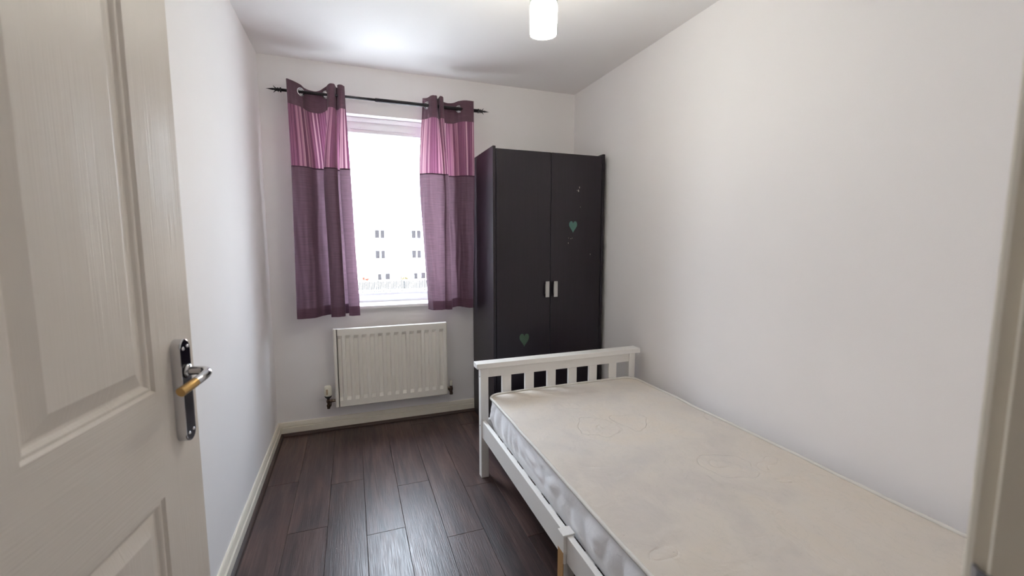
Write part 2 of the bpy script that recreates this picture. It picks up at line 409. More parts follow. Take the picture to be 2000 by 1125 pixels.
# horns of the board sit in front of the wall only
sl = struct('trim_1', prism(sp_, WX0+.0005, WX1-.0005, 'YZ'), M['sill']); sill.free()
obj('sill_nosing', prism([(D-.034, .806), (D-.036, .812), (D-.034, .826), (D-.029, .8305), (D-.0005, .832), (D-.0005, .806)], WX0-.035, WX0, 'YZ'), M['sill'], sl)
obj('sill_nosing', prism([(D-.034, .806), (D-.036, .812), (D-.034, .826), (D-.029, .8305), (D-.0005, .832), (D-.0005, .806)], WX1, WX1+.035, 'YZ'), M['sill'], sl)

# ------------------------------------------------------------ door lining, architrave, strike plate
lin = [(LX1, -.006), (LX1+.030, -.006), (LX1+.030, WY), (LX1+.0018, WY), (LX1, WY-.0018)]
dl = struct('trim_2', prism(lin, 0, 2.02, 'XY'), M['skirting'])
lin2 = [(LX0, -.006), (LX0-.030, -.006), (LX0-.030, WY), (LX0-.0018, WY), (LX0, WY-.0018)]
obj('lining_side', prism(lin2, 0, 2.02, 'XY'), M['skirting'], dl)
obj('lining_head', box(LX0, LX1, -.006, WY, 1.990, 2.02), M['skirting'], dl)
obj('door_stop', box(LX1-.012, LX1, .02, .072, 0, 1.99, .001), M['skirting'], dl)
AR = [(.006, 0), (.006, .0085), (.0072, .0115), (.010, .0138), (.014, .0145), (.020, .0135), (.024, .015), (.058, .018), (.064, .016), (.066, .012), (.066, 0)]
obj('architrave', prism([(LX1+a_, WY+b_) for a_, b_ in AR], 0, 2.055, 'XY'), M['skirting'], dl)
obj('architrave_head', prism([(WY+b_, 1.990+a_) for a_, b_ in AR], LX0-.06, LX1+.066, 'YZ'), M['skirting'], dl)
sk = thing('strike_plate', 'steel latch strike plate on the door frame edge at the lower right', 'latch plate', (LX1, .115, .99))
bm = bmesh.new()
pts = [(.100, .992), (.1215, .992), (.1215, 1.056), (.116, 1.058), (.113, 1.050), (.106, 1.046), (.100, 1.052)]
obj('plate', prism(pts, LX1-.0018, LX1, 'YZ'), M['lip'], sk)
lp = [(LX1-.0018, .1200), (LX1-.0022, .1240), (LX1-.0008, .1285), (LX1+.0035, .1325), (LX1+.0045, .1312), (LX1+.0006, .1275), (LX1-.0004, .1240), (LX1, .1200)]
obj('lip', prism(lp, .995, 1.0605, 'XY'), M['lip'], sk)

# ------------------------------------------------------------ door leaf (opens into the room on the left)
AZ = R(9.1); T = Vector((math.sin(AZ), math.cos(AZ), 0))
EX, EY = .222, .8769
LW, LH, LT = .762, 1.981, .035
O = Vector((EX, EY, .006))-T*LW
door = bpy.data.objects.new('door_1', None); COL.objects.link(door); door.location = O; door.rotation_euler = (0, 0, math.pi/2-AZ)
door['kind'] = 'structure'; ORG[door.name] = O
PANELS = []
PROF = [(0, 0), (.0035, .0042), (.0075, .0040), (.0095, .0052), (.0125, .0085), (.0150, .0092), (.0165, .0092), (.0390, .0012)]
c0, c1 = LW-.330, LW-.109     # latch-side column in leaf coordinates
d0, d1 = .109, .330
bm = bmesh.new()
xs = sorted({0, d0, d1, c0, c1, LW}); zs = [0, .215, .861, 1.026, 1.86, LH]
panelcells = [(a_, b_, e_, f_) for a_, b_ in ((d0, d1), (c0, c1)) for e_, f_ in ((.215, .861), (1.026, 1.86))]
def is_panel(xa, xb, za, zb): return any(abs(xa-p[0]) < 1e-6 and abs(xb-p[1]) < 1e-6 and abs(za-p[2]) < 1e-6 and abs(zb-p[3]) < 1e-6 for p in panelcells)
for sgn, y0_ in ((1, 0), (-1, LT)):
    grid = {(x_, z_): bm.verts.new((x_, y0_, z_)) for x_ in xs for z_ in zs}
    for xa, xb in zip(xs, xs[1:]):
        for za, zb in zip(zs, zs[1:]):
            q = [grid[(xa, za)], grid[(xb, za)], grid[(xb, zb)], grid[(xa, zb)]]
            if is_panel(xa, xb, za, zb):
                prev = q
                for (o_, dp) in PROF[1:]:
                    cur = [bm.verts.new((xx, y0_+sgn*dp, zz)) for xx, zz in ((xa+o_, za+o_), (xb-o_, za+o_), (xb-o_, zb-o_), (xa+o_, zb-o_))]
                    for k in range(4): bm.faces.new((prev[k], prev[(k+1) % 4], cur[(k+1) % 4], cur[k]))
                    prev = cur
                bm.faces.new(prev)
            else:
                f = bm.faces.new(q)
                if xa >= d0-1e-6 and xb <= c1+1e-6 and not (za >= .215-1e-6 and zb <= .861+1e-6) and not (za >= 1.026-1e-6 and zb <= 1.86+1e-6): f.material_index = 1
    if sgn == 1: g0 = grid
for xa, xb in zip(xs, xs[1:]):
    for z_ in (0, LH): bm.faces.new((g0[(xa, z_)], g0[(xb, z_)], grid[(xb, z_)], grid[(xa, z_)]))
for za, zb in zip(zs, zs[1:]):
    for x_ in (0, LW): bm.faces.new((g0[(x_, za)], g0[(x_, zb)], grid[(x_, zb)], grid[(x_, za)]))
obj('leaf', bm, [M['door_v'], M['door_h']], door, local=True, label='white moulded door leaf with embossed grain')
# handle set, in leaf coordinates; s is measured back from the latch edge
def DL(s, off, z): return (LW-s, -off, z-.006)
HS, HZ0, HZ1, HT, HR = .0515, .930, 1.099, .0145, .0145
pts = []
for k in range(17):
    a_ = math.pi*k/16; pts.append((LW-HS+HR*math.cos(a_), HZ1-HR-.006+HR*math.sin(a_)))
for k in range(17):
    a_ = math.pi+math.pi*k/16; pts.append((LW-HS+HR*math.cos(a_), HZ0+HR-.006+HR*math.sin(a_)))
bp = prism(pts, -HT, 0, 'XZ')
bp.edges.ensure_lookup_table()
bmesh.ops.bevel(bp, geom=[e for e in bp.edges if all(v_.co.y < -HT+.0001 for v_ in e.verts)], offset=.0018, segments=2, profile=.5, affect='EDGES')
hb = obj('handle_backplate', bp, M['chrome'], door, local=True, label='chrome backplate with rounded ends')
ipts = []
IR = HR-.0022
for k in range(17):
    a_ = math.pi*k/16; ipts.append((LW-HS+IR*math.cos(a_), HZ1-HR-.006+IR*math.sin(a_)))
for k in range(17):
    a_ = math.pi+math.pi*k/16; ipts.append((LW-HS+IR*math.cos(a_), HZ0+HR-.006+IR*math.sin(a_)))
obj('face_inlay', prism(ipts, -HT-.0003, -HT+.0004, 'XZ'), M['inlay'], hb, local=True, label='glossy near-black plate face')
for s_, z_ in ((.058, 1.084), (.045, 1.086), (.058, .944), (.045, .946)):
    obj('screw', lathe(DL(s_, HT-.0002, z_), [(0, -.0022), (.002, -.002), (.0032, -.0008), (.0034, .0002), (0, .0002)], 14, 'Y'), M['chrome'], hb, local=True)
def path(keys, n=8):
    out_ = []
    K = [keys[0]]+keys+[keys[-1]]
    for i in range(1, len(K)-2):
        p0, p1, p2, p3 = [Vector(q) for q in K[i-1:i+3]]
        for j in range(n):
            t = j/n; out_.append(.5*((2*p1)+(-p0+p2)*t+(2*p0-5*p1+4*p2-p3)*t*t+(-p0+3*p1-3*p2+p3)*t**3))
    out_.append(Vector(K[-2])); return out_
lv = path([DL(.0505, .0146, 1.046), DL(.0505, .031, 1.046), DL(.0535, .0425, 1.0455), DL(.066, .0495, 1.045), DL(.085, .0500, 1.043), DL(.098, .0480, 1.041)], 8)
lever = obj('lever', tube(lv, .0070, 20), M['chrome'], door, local=True, label='curved chrome lever with plating worn to brass at its end')
lv2 = path([DL(.0975, .0481, 1.0410), DL(.112, .0455, 1.0380), DL(.127, .0415, 1.0345)], 8)
obj('worn_tip', tube(lv2, .0071, 20), M['brass'], lever, local=True, label='worn brass coloured end')
obj('neck_collar', lathe(DL(.0505, HT, 1.046), [(0, -.004), (.0105, -.004), (.0115, -.002), (.0115, .0), (0, .0)], 24, 'Y'), M['chrome'], door, local=True)
obj('latch_forend', box(LW-.0005, LW+.0012, .006, .029, .90, 1.06), M['chrome'], door, local=True)
obj('latch_bolt', box(LW+.001, LW+.010, .012, .024, 1.005, 1.024, .002), M['chrome'], door, local=True)
for z_ in (.23, 1.0, 1.75):
    obj('hinge', lathe((-.002, LT+.003, z_-.04), [(0, 0), (.005, 0), (.005, .08), (0, .08)], 12), M['hinge'], door, local=True)

# ------------------------------------------------------------ outside
struct('ground', box(-60, 80, D+.3, 140, -5.3, -4.8), M['ground'])
BY = 60
apt = thing('apartment_block', 'pale three-storey apartment block seen through the window', 'building', (6, BY, -4.8))
obj('wall', box(-24, 36, BY, BY+9, -4.8, 3.55), M['brick_pale'], apt)
obj('roof', prism([(BY-.5, 3.5), (BY+4.5, 5.25), (BY+9.5, 3.5), (BY+9.5, 3.4), (BY-.5, 3.4)], -24.5, 36.5, 'YZ'), M['roof'], apt)
obj('fascia', box(-24.4, 36.4, BY-.62, BY-.5, 3.48, 3.56), M['gutter'], apt)
for cx_ in (2.3, 6.3):
    obj('roof_vent', box(cx_-.15, cx_+.15, BY+4.3, BY+4.7, 5.1, 5.5, .02), M['roof'], apt)
for px_ in (6.05, 20.0, -8):
    obj('downpipe', tube([(px_, BY-.1, -4.7), (px_, BY-.1, 3.4)], .05, 8), M['gutter'], apt)
def far_window(x0, x1, z0, z1, panes):
    f = obj('window', box(x0, x1, BY-.05, BY+.03, z0, z1), M['far_frame'], apt)
    for a_, b_ in panes: obj('pane', box(a_, b_, BY-.07, BY-.045, z0+.06, z1-.06), M['dark_glass'], f)
for k in range(-5, 7):
    bx = 4.05+k*4.72
    for zc in (2.22, -.46):
        far_window(bx-.66, bx+.66, zc-.58, zc+.58, [(bx-.6, bx-.06), (bx+.12, bx+.6)])
    far_window(bx-.45, bx+.12, -3.9, -2.95, [(bx-.4, bx+.07)])
    far_window(bx+.5, bx+1.2, -3.85, -2.9, [(bx+.56, bx+1.14)])
fe = thing('garden_fence', 'pale slatted garden fence in front of the apartment block', 'fence', (6, 53, -4.8))
for k in range(-8, 13):
    px_ = .6+k*2.7
    obj('post', box(px_-.08, px_+.08, 52.95, 53.1, -4.8, -3.3), M['fence'], fe)
    bm = bmesh.new()
    for q in range(13):
        xx = px_+.12+q*.19; add_box(bm, xx, xx+.15, 52.99, 53.02, -4.7, -3.4-.03*(q % 2))
    pnl = obj('slat_panel', bm, M['fence'], fe); pnl['kind'] = 'stuff'
rl = thing('low_railing', 'low white railing with dark gaps in front of the fence', 'railing', (6, 50.5, -4.8))
obj('top_rail', box(-20, 36, 50.45, 50.55, -4.22, -4.12), M['far_frame'], rl)
for k in range(-7, 13):
    px_ = 1.2+k*2.75
    obj('post', box(px_-.09, px_+.09, 50.42, 50.58, -4.8, -4.05), M['far_frame'], rl)
def shrub(x_, y_, rad, mat, label):
    bm = bmesh.new()
    for q in range(60):
        th = rnd.uniform(0, 2*math.pi); ph = rnd.uniform(0, 1.2); rr_ = rad*rnd.uniform(.5, 1)
        c = Vector((x_+rr_*math.cos(th)*math.cos(ph)*1.5, y_+rr_*math.sin(th)*math.cos(ph), -3.6+rr_*math.sin(ph)))
        t1 = Vector((rnd.uniform(-1, 1), rnd.uniform(-1, 1), rnd.uniform(-1, 1))).normalized()*.13; t2 = t1.orthogonal().normalized()*.09
        bm.faces.new([bm.verts.new(c+v_) for v_ in (t1, t2, -t1, -t2)])
    t = thing('shrub', label, 'shrub', (x_, y_, -4.8))
    o = obj('foliage', bm, mat, t); o['kind'] = 'stuff'
    obj('stem', tube([(x_, y_, -4.8), (x_, y_, -3.5)], .05, 6), M['fence'], t)
shrub(2.0, 57, .42, M['shrub'], 'small orange shrub left of the far ground-floor windows')
shrub(6.7, 57, .42, M['shrub_green'], 'small rusty green shrub right of the far downpipe')

# ------------------------------------------------------------ radiator and valves
rad = thing('radiator', 'white ribbed panel radiator on the wall below the window', 'radiator', (.722, 2.99, .178))
RX0, RX1, RZ0, RZ1, RY = .357, 1.087, .178, .697, 2.948
bm = bmesh.new()
colx = [RX0, RX0+.004, RX0+.022]; cold = [.006, 0, 0]
for i in range(14):
    cx_ = .3905+i*.0507
    for dx, dd in ((-.0165, 0), (-.0130, .0085), (.0085, .0085), (.0165, 0)): colx.append(cx_+dx); cold.append(dd*1.45)
colx += [RX1-.016, RX1-.004, RX1]; cold += [0, 0, .006]
rowz = [(RZ0, 0), (RZ0+.004, 0), (.222, 0), (.243, 1), (.630, 1), (.652, 0), (RZ1-.004, 0), (RZ1, 0)]
G = []
for ri, (z_, k_) in enumerate(rowz):
    row = []
    for ci, (x_, d_) in enumerate(zip(colx, cold)):
        e_ = .006 if (ri in (0, len(rowz)-1)) else 0
        edge = .006 if ci in (0, len(colx)-1) else 0
        row.append(bm.verts.new((x_, RY+max(edge, e_, d_*k_ if not edge else edge), z_)))
    G.append(row)
for i in range(len(G)-1):
    for j in range(len(colx)-1): bm.faces.new((G[i][j], G[i][j+1], G[i+1][j+1], G[i+1][j]))
bd_ = [G[0][j] for j in range(len(colx))]+[G[i][-1] for i in range(1, len(G))]+[G[-1][j] for j in range(len(colx)-2, -1, -1)]+[G[i][0] for i in range(len(G)-2, 0, -1)]
bk = [bm.verts.new((v_.co.x, RY+.022, v_.co.z)) for v_ in bd_]; n_ = len(bk)
for k in range(n_): bm.faces.new((bd_[k], bd_[(k+1) % n_], bk[(k+1) % n_], bk[k]))
bm.faces.new(bk)
obj('panel', bm, M['rad'], rad)
obj('side_cover', box(RX1-.003, RX1+.003, RY+.004, RY+.050, RZ0+.006, RZ1-.004, .001), M['rad'], rad)
obj('side_cover', box(RX0-.003, RX0+.003, RY+.004, RY+.050, RZ0+.006, RZ1-.004, .001), M['rad'], rad)
bm = bmesh.new()
pts = []
for k in range(58): pts.append((RX0+.02+k*.0122, RY+(.030 if k % 2 else .052)))
bm = prism(pts+[(a_, b_+.001) for a_, b_ in reversed(pts)], RZ0+.03, RZ1-.02, 'XY'); obj('fins', bm, M['rad'], rad)
for bx in (RX0+.1, RX1-.1): obj('wall_bracket', box(bx-.015, bx+.015, RY+.05, D, RZ0+.05, RZ1-.05), M['rad'], rad)
VY = 2.972
tv = thing('thermostatic_valve', 'white topped thermostatic valve at the left end of the radiator', 'radiator valve', (.318, VY, .17))
obj('head', lathe((.309, VY, .257), [(0, 0), (.019, 0), (.0225, .004), (.0235, .012), (.0225, .048), (.0215, .060), (.018, .066), (.008, .068), (0, .068)], 24), M['trv_white'], tv)
obj('grip_window', box(.299, .310, VY-.0245, VY-.019, .272, .307, .001), M['trv_slot'], tv)
obj('collar', lathe((.309, VY, .240), [(0, 0), (.011, 0), (.020, .010), (.0225, .017), (0, .0175)], 24), M['black'], tv)
bm = bmesh.new(); add_lathe(bm, (.309, VY, .172), [(0, 0), (.0095, 0), (.0095, .012), (.012, .014), (.012, .024), (.0085, .027), (.0085, .040), (.0125, .042), (.0125, .054), (.009, .058), (.009, .068), (0, .068)], 10, smooth=False)
obj('body', bm, M['valve_metal'], tv)
obj('union_nut', lathe((.318, VY, .222), [(0, 0), (.0095, 0), (.0115, .003), (.0115, .014), (.0095, .017), (.0085, .036), (0, .036)], 6, 'X', False), M['valve_metal'], tv)
obj('supply_pipe', tube(path([(.309, VY, .178), (.312, VY+.004, .180), (.318, VY+.03, .182), (.318, D, .182)], 5), .0075, 12), M['valve_metal'], tv)
lk = thing('lockshield_valve', 'small lockshield valve at the right end of the radiator', 'radiator valve', (1.118, VY, .17))
obj('cap', lathe((1.119, VY, .232), [(0, 0), (.0088, 0), (.0092, .004), (.0082, .034), (.006, .037), (0, .037)], 20), M['trv_white'], lk)
bm = bmesh.new(); add_lathe(bm, (1.119, VY, .168), [(0, 0), (.0115, 0), (.0115, .012), (.0095, .014), (.0095, .030), (.0125, .033), (.0125, .048), (.010, .052), (.0095, .064), (0, .064)], 8, smooth=False)
obj('body', bm, M['valve_metal'], lk)
obj('union_nut', lathe((1.0905, VY, .216), [(0, 0), (.0085, 0), (.0115, .004), (.0115, .016), (.009, .019), (0, .019)], 6, 'X', False), M['valve_metal'], lk)
obj('supply_pipe', tube(path([(1.119, VY, .174), (1.119, VY+.03, .180), (1.119, D, .180)], 5), .0075, 12), M['valve_metal'], lk)

# ------------------------------------------------------------ curtain rod
ROD_Y, ROD_Z = 2.95, 2.137
rod = thing('curtain_rod', 'black extending curtain rod with spear finials above the window', 'curtain rod', (.73, ROD_Y, ROD_Z))
obj('pole', tube([(.135, ROD_Y, ROD_Z), (.66, ROD_Y, ROD_Z)], .0085, 16), M['rod'], rod)
obj('outer_pole', tube([(.66, ROD_Y, ROD_Z), (1.325, ROD_Y, ROD_Z)], .0115, 16), M['rod'], rod)
for sgn, x0 in ((-1, .135), (1, 1.325)):
    bm = lathe((x0, ROD_Y, ROD_Z), [(0, 0), (.0135, 0), (.0145, .004*sgn), (.0135, .008*sgn), (.008, .010*sgn), (.008, .013*sgn), (.0125, .015*sgn), (.0125, .019*sgn), (.007, .021*sgn), (.009, .027*sgn), (.0085, .031*sgn), (.005, .038*sgn), (.0035, .042*sgn), (.0035, .046*sgn)], 16, 'X')
    fn = obj('finial', bm, M['rod'], rod)
    obj('spear', lathe((x0, ROD_Y, ROD_Z), [(0, .036*sgn), (.0055, .040*sgn), (.0060, .048*sgn), (.0035, .062*sgn), (0, .082*sgn)], 12, 'X'), M['rod'], fn)
    for q in range(4):
        a_ = R(45+90*q)+R(45); ca, sa = math.cos(a_), math.sin(a_)
        pp_ = path([(x0+.018*sgn, ROD_Y+ca*.004, ROD_Z+sa*.004), (x0+.028*sgn, ROD_Y+ca*.007, ROD_Z+sa*.007), (x0+.036*sgn, ROD_Y+ca*.012, ROD_Z+sa*.012), (x0+.041*sgn, ROD_Y+ca*.020, ROD_Z+sa*.020)], 4)
        n_ = len(pp_); obj('petal', tube(pp_, [.0045*(1-.75*(k/(n_-1))) for k in range(n_)], 8), M['rod'], fn)
for bx in (.205, 1.262):
    br = obj('bracket', box(bx-.006, bx+.006, ROD_Y+.008, D, ROD_Z-.006, ROD_Z+.006, .001), M['rod'], rod)
    obj('bracket_plate', box(bx-.012, bx+.012, D-.004, D, ROD_Z-.035, ROD_Z+.035, .001), M['rod'], rod)

# ------------------------------------------------------------ curtains
def cat(K, t):
    n = len(K)-1; f = min(max(t, 0), 1)*n; i = min(int(f), n-1); t = f-i
    P = [K[max(i-1, 0)], K[i], K[i+1], K[min(i+2, n)]]
    return tuple(.5*((2*P[1][d])+(-P[0][d]+P[2][d])*t+(2*P[0][d]-5*P[1][d]+4*P[2][d]-P[3][d])*t*t+(-P[0][d]+3*P[1][d]-3*P[2][d]+P[3][d])*t**3) for d in range(len(K[0])))
def make_curtain(label, levels, eyelets, seed):
    """levels: [(z, keys)], keys (x, y, dz) from left to right; eyelets: key indices"""
    NU = 220; nk = len(levels[0][1])-1
    zt = levels[0][0]; zb = levels[-1][0]
    def point(u, z):
        ps = [cat(K, u) for _, K in levels]
        zs_ = [q[0] for q in levels]
        # smooth interpolation between levels
        for i in range(len(zs_)-1):
            if z >= zs_[i+1] or i == len(zs_)-2:
                t = (zs_[i]-z)/(zs_[i]-zs_[i+1]); t = min(max(t, 0), 1)
                P = [ps[max(i-1, 0)], ps[i], ps[i+1], ps[min(i+2, len(ps)-1)]]
                q = [.5*((2*P[1][d])+(-P[0][d]+P[2][d])*t+(2*P[0][d]-5*P[1][d]+4*P[2][d]-P[3][d])*t*t+(-P[0][d]+3*P[1][d]-3*P[2][d]+P[3][d])*t**3) for d in range(3)]
                break
        wob = .004*noise.noise(Vector((u*9+seed, z*1.7, seed)))+.0022*noise.noise(Vector((u*30, z*5+seed, 3)))
        return Vector((q[0], q[1]+wob*2.2, z+q[2]))
    arc = [0]; pr = point(0, (zt+zb)/2)
    for i in range(1, NU+1):
        p_ = point(i/NU, (zt+zb)/2); arc.append(arc[-1]+(p_-pr).length); pr = p_
    root = thing('curtain', label, 'curtain', ((levels[0][1][0][0]+levels[0][1][-1][0])/2, ROD_Y, zb), 0, 'eyelet curtains on the black rod')
    def piece(name, z1, z0, mat, dy=0, holes=None, lab=None):
        bm = bmesh.new(); uvl = bm.loops.layers.uv.new('uv'); nv = max(1, int((z1-z0)/(.006 if holes else .018)))
        g = [[bm.verts.new(point(i/NU, z1+(z0-z1)*j/nv)+Vector((0, dy, 0))) for i in range(NU+1)] for j in range(nv+1)]
        for j in range(nv):
            for i in range(NU):
                if holes:
                    c = (g[j][i].co+g[j+1][i+1].co)/2
                    if any((c-h).length < .0172 for h in holes): continue
                f = bm.faces.new((g[j][i], g[j][i+1], g[j+1][i+1], g[j+1][i])); f.smooth = True
                for lp_, (ii, jj) in zip(f.loops, ((i, j), (i+1, j), (i+1, j+1), (i, j+1))):
                    lp_[uvl].uv = (arc[ii], z1+(z0-z1)*jj/nv)
        return obj(name, bm, mat, root, label=lab)
    zr = ROD_Z
    centres = []
    for k in eyelets:
        p_ = point(k/nk, zt-.055); centres.append((k/nk, Vector((p_.x, p_.y, ROD_Z))))
    piece('header_band', zt, zt-.136, M['c_band'], holes=[c for _, c in centres], lab='plum header band')
    piece('striped_band', zt-.136, zt-.492, M['c_stripe'], lab='pink pleated striped band')
    piece('piping', zt-.490, zt-.498, M['c_pipe'], dy=-.0012, lab='dark piping line')
    piece('lower_panel', zt-.492, zb+.062, M['c_lower'], lab='mauve slub lower panel')
    piece('hem', zb+.062, zb, M['c_hem'], lab='darker bottom hem')
    for u, c in centres:
        t1 = point(u+.004, zt-.055); t0 = point(u-.004, zt-.055); tg = (t1-t0); tg.z = 0; tg.normalize(); upv = Vector((0, 0, 1)); nn = tg.cross(upv)
        pts = [c+(tg*math.cos(2*math.pi*k/32)+upv*math.sin(2*math.pi*k/32))*.0205 for k in range(32)]
        bm = bmesh.new(); k_ = 32; sec = []
        for k in range(k_):
            rd = tg*math.cos(2*math.pi*k/k_)+upv*math.sin(2*math.pi*k/k_)
            sec.append([bm.verts.new(c+rd*(.0205+.0045*math.cos(q*math.pi/4))+nn*.0022*math.sin(q*math.pi/4)) for q in range(8)])
        for k in range(k_):
            for q in range(8): bm.faces.new((sec[k][q], sec[(k+1) % k_][q], sec[(k+1) % k_][(q+1) % 8], sec[k][(q+1) % 8])).smooth = True
        obj('eyelet', bm, M['ring'], root, label='silver eyelet ring')
    return root
Y = ROD_Y
topL = [(.174, Y+.055, -.004), (.166, Y-.035, .002), (.200, Y-.022, -.004), (.236, Y, -.012), (.268, Y+.030, -.026), (.325, Y+.034, -.030), (.372, Y, -.012), (.398, Y-.032, .002), (.424, Y-.028, .004), (.434, Y+.014, 0), (.441, Y+.010, 0), (.442, Y-.026, .002), (.462, Y-.034, .002), (.482, Y-.022, 0)]
midL = [(.176, Y+.055, 0), (.170, Y-.030, 0), (.215, Y-.036, 0), (.260, Y-.018, 0), (.300, Y+.032, 0), (.352, Y+.040, 0), (.384, Y+.024, 0), (.346, Y-.022, 0), (.385, Y-.042, 0), (.424, Y-.018, 0), (.400, Y+.030, 0), (.462, Y+.034, 0), (.436, Y-.016, 0), (.498, Y-.030, 0)]
botL = [(.172, Y+.055, 0), (.158, Y-.034, 0), (.210, Y-.044, 0), (.262, Y-.030, 0), (.305, Y+.022, .003), (.362, Y+.044, .006), (.396, Y+.026, .006), (.352, Y-.026, 0), (.394, Y-.048, 0), (.436, Y-.020, 0), (.410, Y+.030, .006), (.480, Y+.036, .006), (.458, Y-.014, 0), (.524, Y-.030, 0)]
make_curtain('plum and pink eyelet curtain on the left side of the window', [(2.192, topL), (1.70, midL), (1.20, [tuple((a_+b_)/2 for a_, b_ in zip(p, q)) for p, q in zip(midL, botL)]), (.782, botL)], (3, 6), 1.3)
topR = [(.958, Y+.024, -.004), (.985, Y, -.006), (1.008, Y-.034, .002), (1.040, Y-.036, .004), (1.052, Y+.006, 0), (1.058, Y+.004, 0), (1.062, Y-.034, .003), (1.086, Y-.024, .002), (1.098, Y+.026, -.012), (1.150, Y+.032, -.014), (1.196, Y, -.004), (1.240, Y-.024, 0), (1.292, Y-.022, 0)]
midR = [(.926, Y+.016, 0), (.955, Y-.012, 0), (.990, Y-.034, 0), (1.040, Y-.034, 0), (1.088, Y-.012, 0), (1.062, Y+.014, 0), (1.086, Y-.020, 0), (1.114, Y-.022, 0), (1.104, Y+.028, 0), (1.165, Y+.036, 0), (1.205, Y+.006, 0), (1.245, Y-.020, 0), (1.294, Y-.016, 0)]
botR = [(.966, Y+.006, .004), (.985, Y-.020, 0), (1.012, Y-.036, 0), (1.050, Y-.036, 0), (1.084, Y-.012, 0), (1.060, Y+.024, .004), (1.082, Y-.026, 0), (1.122, Y-.032, 0), (1.130, Y+.010, .004), (1.175, Y+.034, .008), (1.210, Y+.012, .006), (1.245, Y-.014, .002), (1.280, Y-.010, 0)]
make_curtain('plum and pink eyelet curtain beside the dark wardrobe', [(2.192, topR), (1.70, midR), (1.20, [tuple((a_+b_)/2 for a_, b_ in zip(p, q)) for p, q in zip(midR, botR)]), (.790, botR)], (1, 10), 5.1)

# ------------------------------------------------------------ wardrobe
QX0, QX1, QY0, QY1, QZ = 1.303, 2.084, 2.550, 3.028, 1.828
wd = thing('wardrobe', 'tall black-brown two-door wardrobe in the corner behind the bed', 'wardrobe', ((QX0+QX1)/2, (QY0+QY1)/2, 0))
obj('side_panel', box(QX0, QX0+.018, QY0, QY1, 0, QZ, .0008), M['foil'], wd)
obj('side_panel', box(QX1-.018, QX1, QY0, QY1, 0, QZ, .0008), M['foil'], wd)
obj('top_panel', box(QX0+.018, QX1-.018, QY0+.022, QY1-.004, QZ-.040, QZ-.022), M['foil'], wd)
obj('bottom_panel', box(QX0+.018, QX1-.018, QY0+.022, QY1-.004, .07, .088), M['foil'], wd)
obj('back_panel', box(QX0+.018, QX1-.018, QY1-.004, QY1, .07, QZ-.022), M['foil'], wd)
obj('plinth', box(QX0+.018, QX1-.018, QY0+.02, QY0+.036, 0, .07), M['foil'], wd)
QM = (QX0+QX1)/2-.001
dL = obj('door', box(QX0+.021, QM-.0015, QY0+.001, QY0+.018, .075, QZ-.014, .0012), M['foil'], wd)
dR = obj('door', box(QM+.0015, QX1-.021, QY0+.001, QY0+.018, .075, QZ-.014, .0012), M['foil'], wd)
def wardrobe_handle(cx_, par):
    bm = bmesh.new()
    add_box(bm, cx_-.013, cx_+.013, QY0-.022, QY0-.016, .897, .999, .001)
    h = obj('handle', bm, M['steel'], par, label='flat brushed steel handle')
    obj('standoff', box(cx_-.008, cx_+.008, QY0-.0165, QY0+.0012, .915, .981, .001), M['steel'], h)
wardrobe_handle(QM-.029, dL); wardrobe_handle(QM+.030, dR)
def heart(cx_, cz_, w_, h_, par, mat, lab):
    pts = []
    for k in range(40):
        t = 2*math.pi*k/40
        x_ = 16*math.sin(t)**3; z_ = 13*math.cos(t)-5*math.cos(2*t)-2*math.cos(3*t)-math.cos(4*t)
        j = 1+.05*noise.noise(Vector((math.cos(t)*3, math.sin(t)*3, cx_)))
        pts.append((cx_+x_/32*w_*j, cz_+(z_+2)/29*h_*j))
    obj('heart_sticker', prism(pts, QY0+.0004, QY0+.0011, 'XZ'), mat, par, label=lab)
heart(1.853, 1.350, .058, .078, dR, M['heart'], 'faded teal heart sticker')
heart(1.512, .622, .066, .088, dL, M['heart_green'], 'scraped green heart sticker')
def chip(px_, pz_, w_, h_, par):
    k = 6; pts = [(px_+w_*(.5+.25*rnd.random())*math.cos(2*math.pi*i/k), pz_+h_*(.5+.25*rnd.random())*math.sin(2*math.pi*i/k)) for i in range(k)]
    obj('paint_chip', prism(pts, QY0+.0005, QY0+.0011, 'XZ'), M['chip'], par)
for q in ((1.889, 1.584, .006, .012), (1.896, 1.605, .003, .012), (1.880, 1.586, .003, .004), (1.838, 1.273, .005, .003), (1.848, 1.277, .003, .004), (1.820, 1.245, .003, .007), (1.985, 1.170, .003, .007), (1.822, 1.278, .003, .003), (1.905, 1.48, .003, .003)): chip(*q, dR)

# ------------------------------------------------------------ bed
FY = 2.111
bed = thing('bed_frame', 'white slatted wooden single bed frame along the right wall', 'bed', (1.57, 1.12, 0))
PH = .600
obj('post', box(1.092, 1.133, FY, FY+.042, 0, PH, .0015), M['bed_white'], bed)
obj('post', box(2.004, 2.045, FY, FY+.042, 0, PH, .0015), M['bed_white'], bed)
obj('cap_rail', box(1.068, 2.069, FY-.014, FY+.054, PH, PH+.027, .0025, 2), M['bed_white'], bed)
obj('top_rail', box(1.133, 2.004, FY+.006, FY+.032, .548, PH, .001), M['bed_white'], bed)
obj('lower_rail', box(1.133, 2.004, FY+.006, FY+.032, .225, .316, .001), M['bed_white'], bed)
for i in range(6):
    x0 = 1.133+.0799+i*(.0799+.052)
    obj('slat', box(x0, x0+.052, FY+.011, FY+.027, .316, .548, .001), M['bed_white'], bed)
for z_ in (.550, .285):
    obj('bolt_cap', lathe((1.092, FY+.021, z_), [(0, -.0012), (.003, -.0012), (.0035, 0), (0, 0)], 12, 'X'), M['valve_metal'], bed)
obj('side_rail', box(1.099, 1.119, 1.172, FY, .225, .316, .001), M['bed_white'], bed)
obj('side_rail', box(1.099, 1.119, .19, 1.172, .225, .316, .001), M['bed_white'], bed)
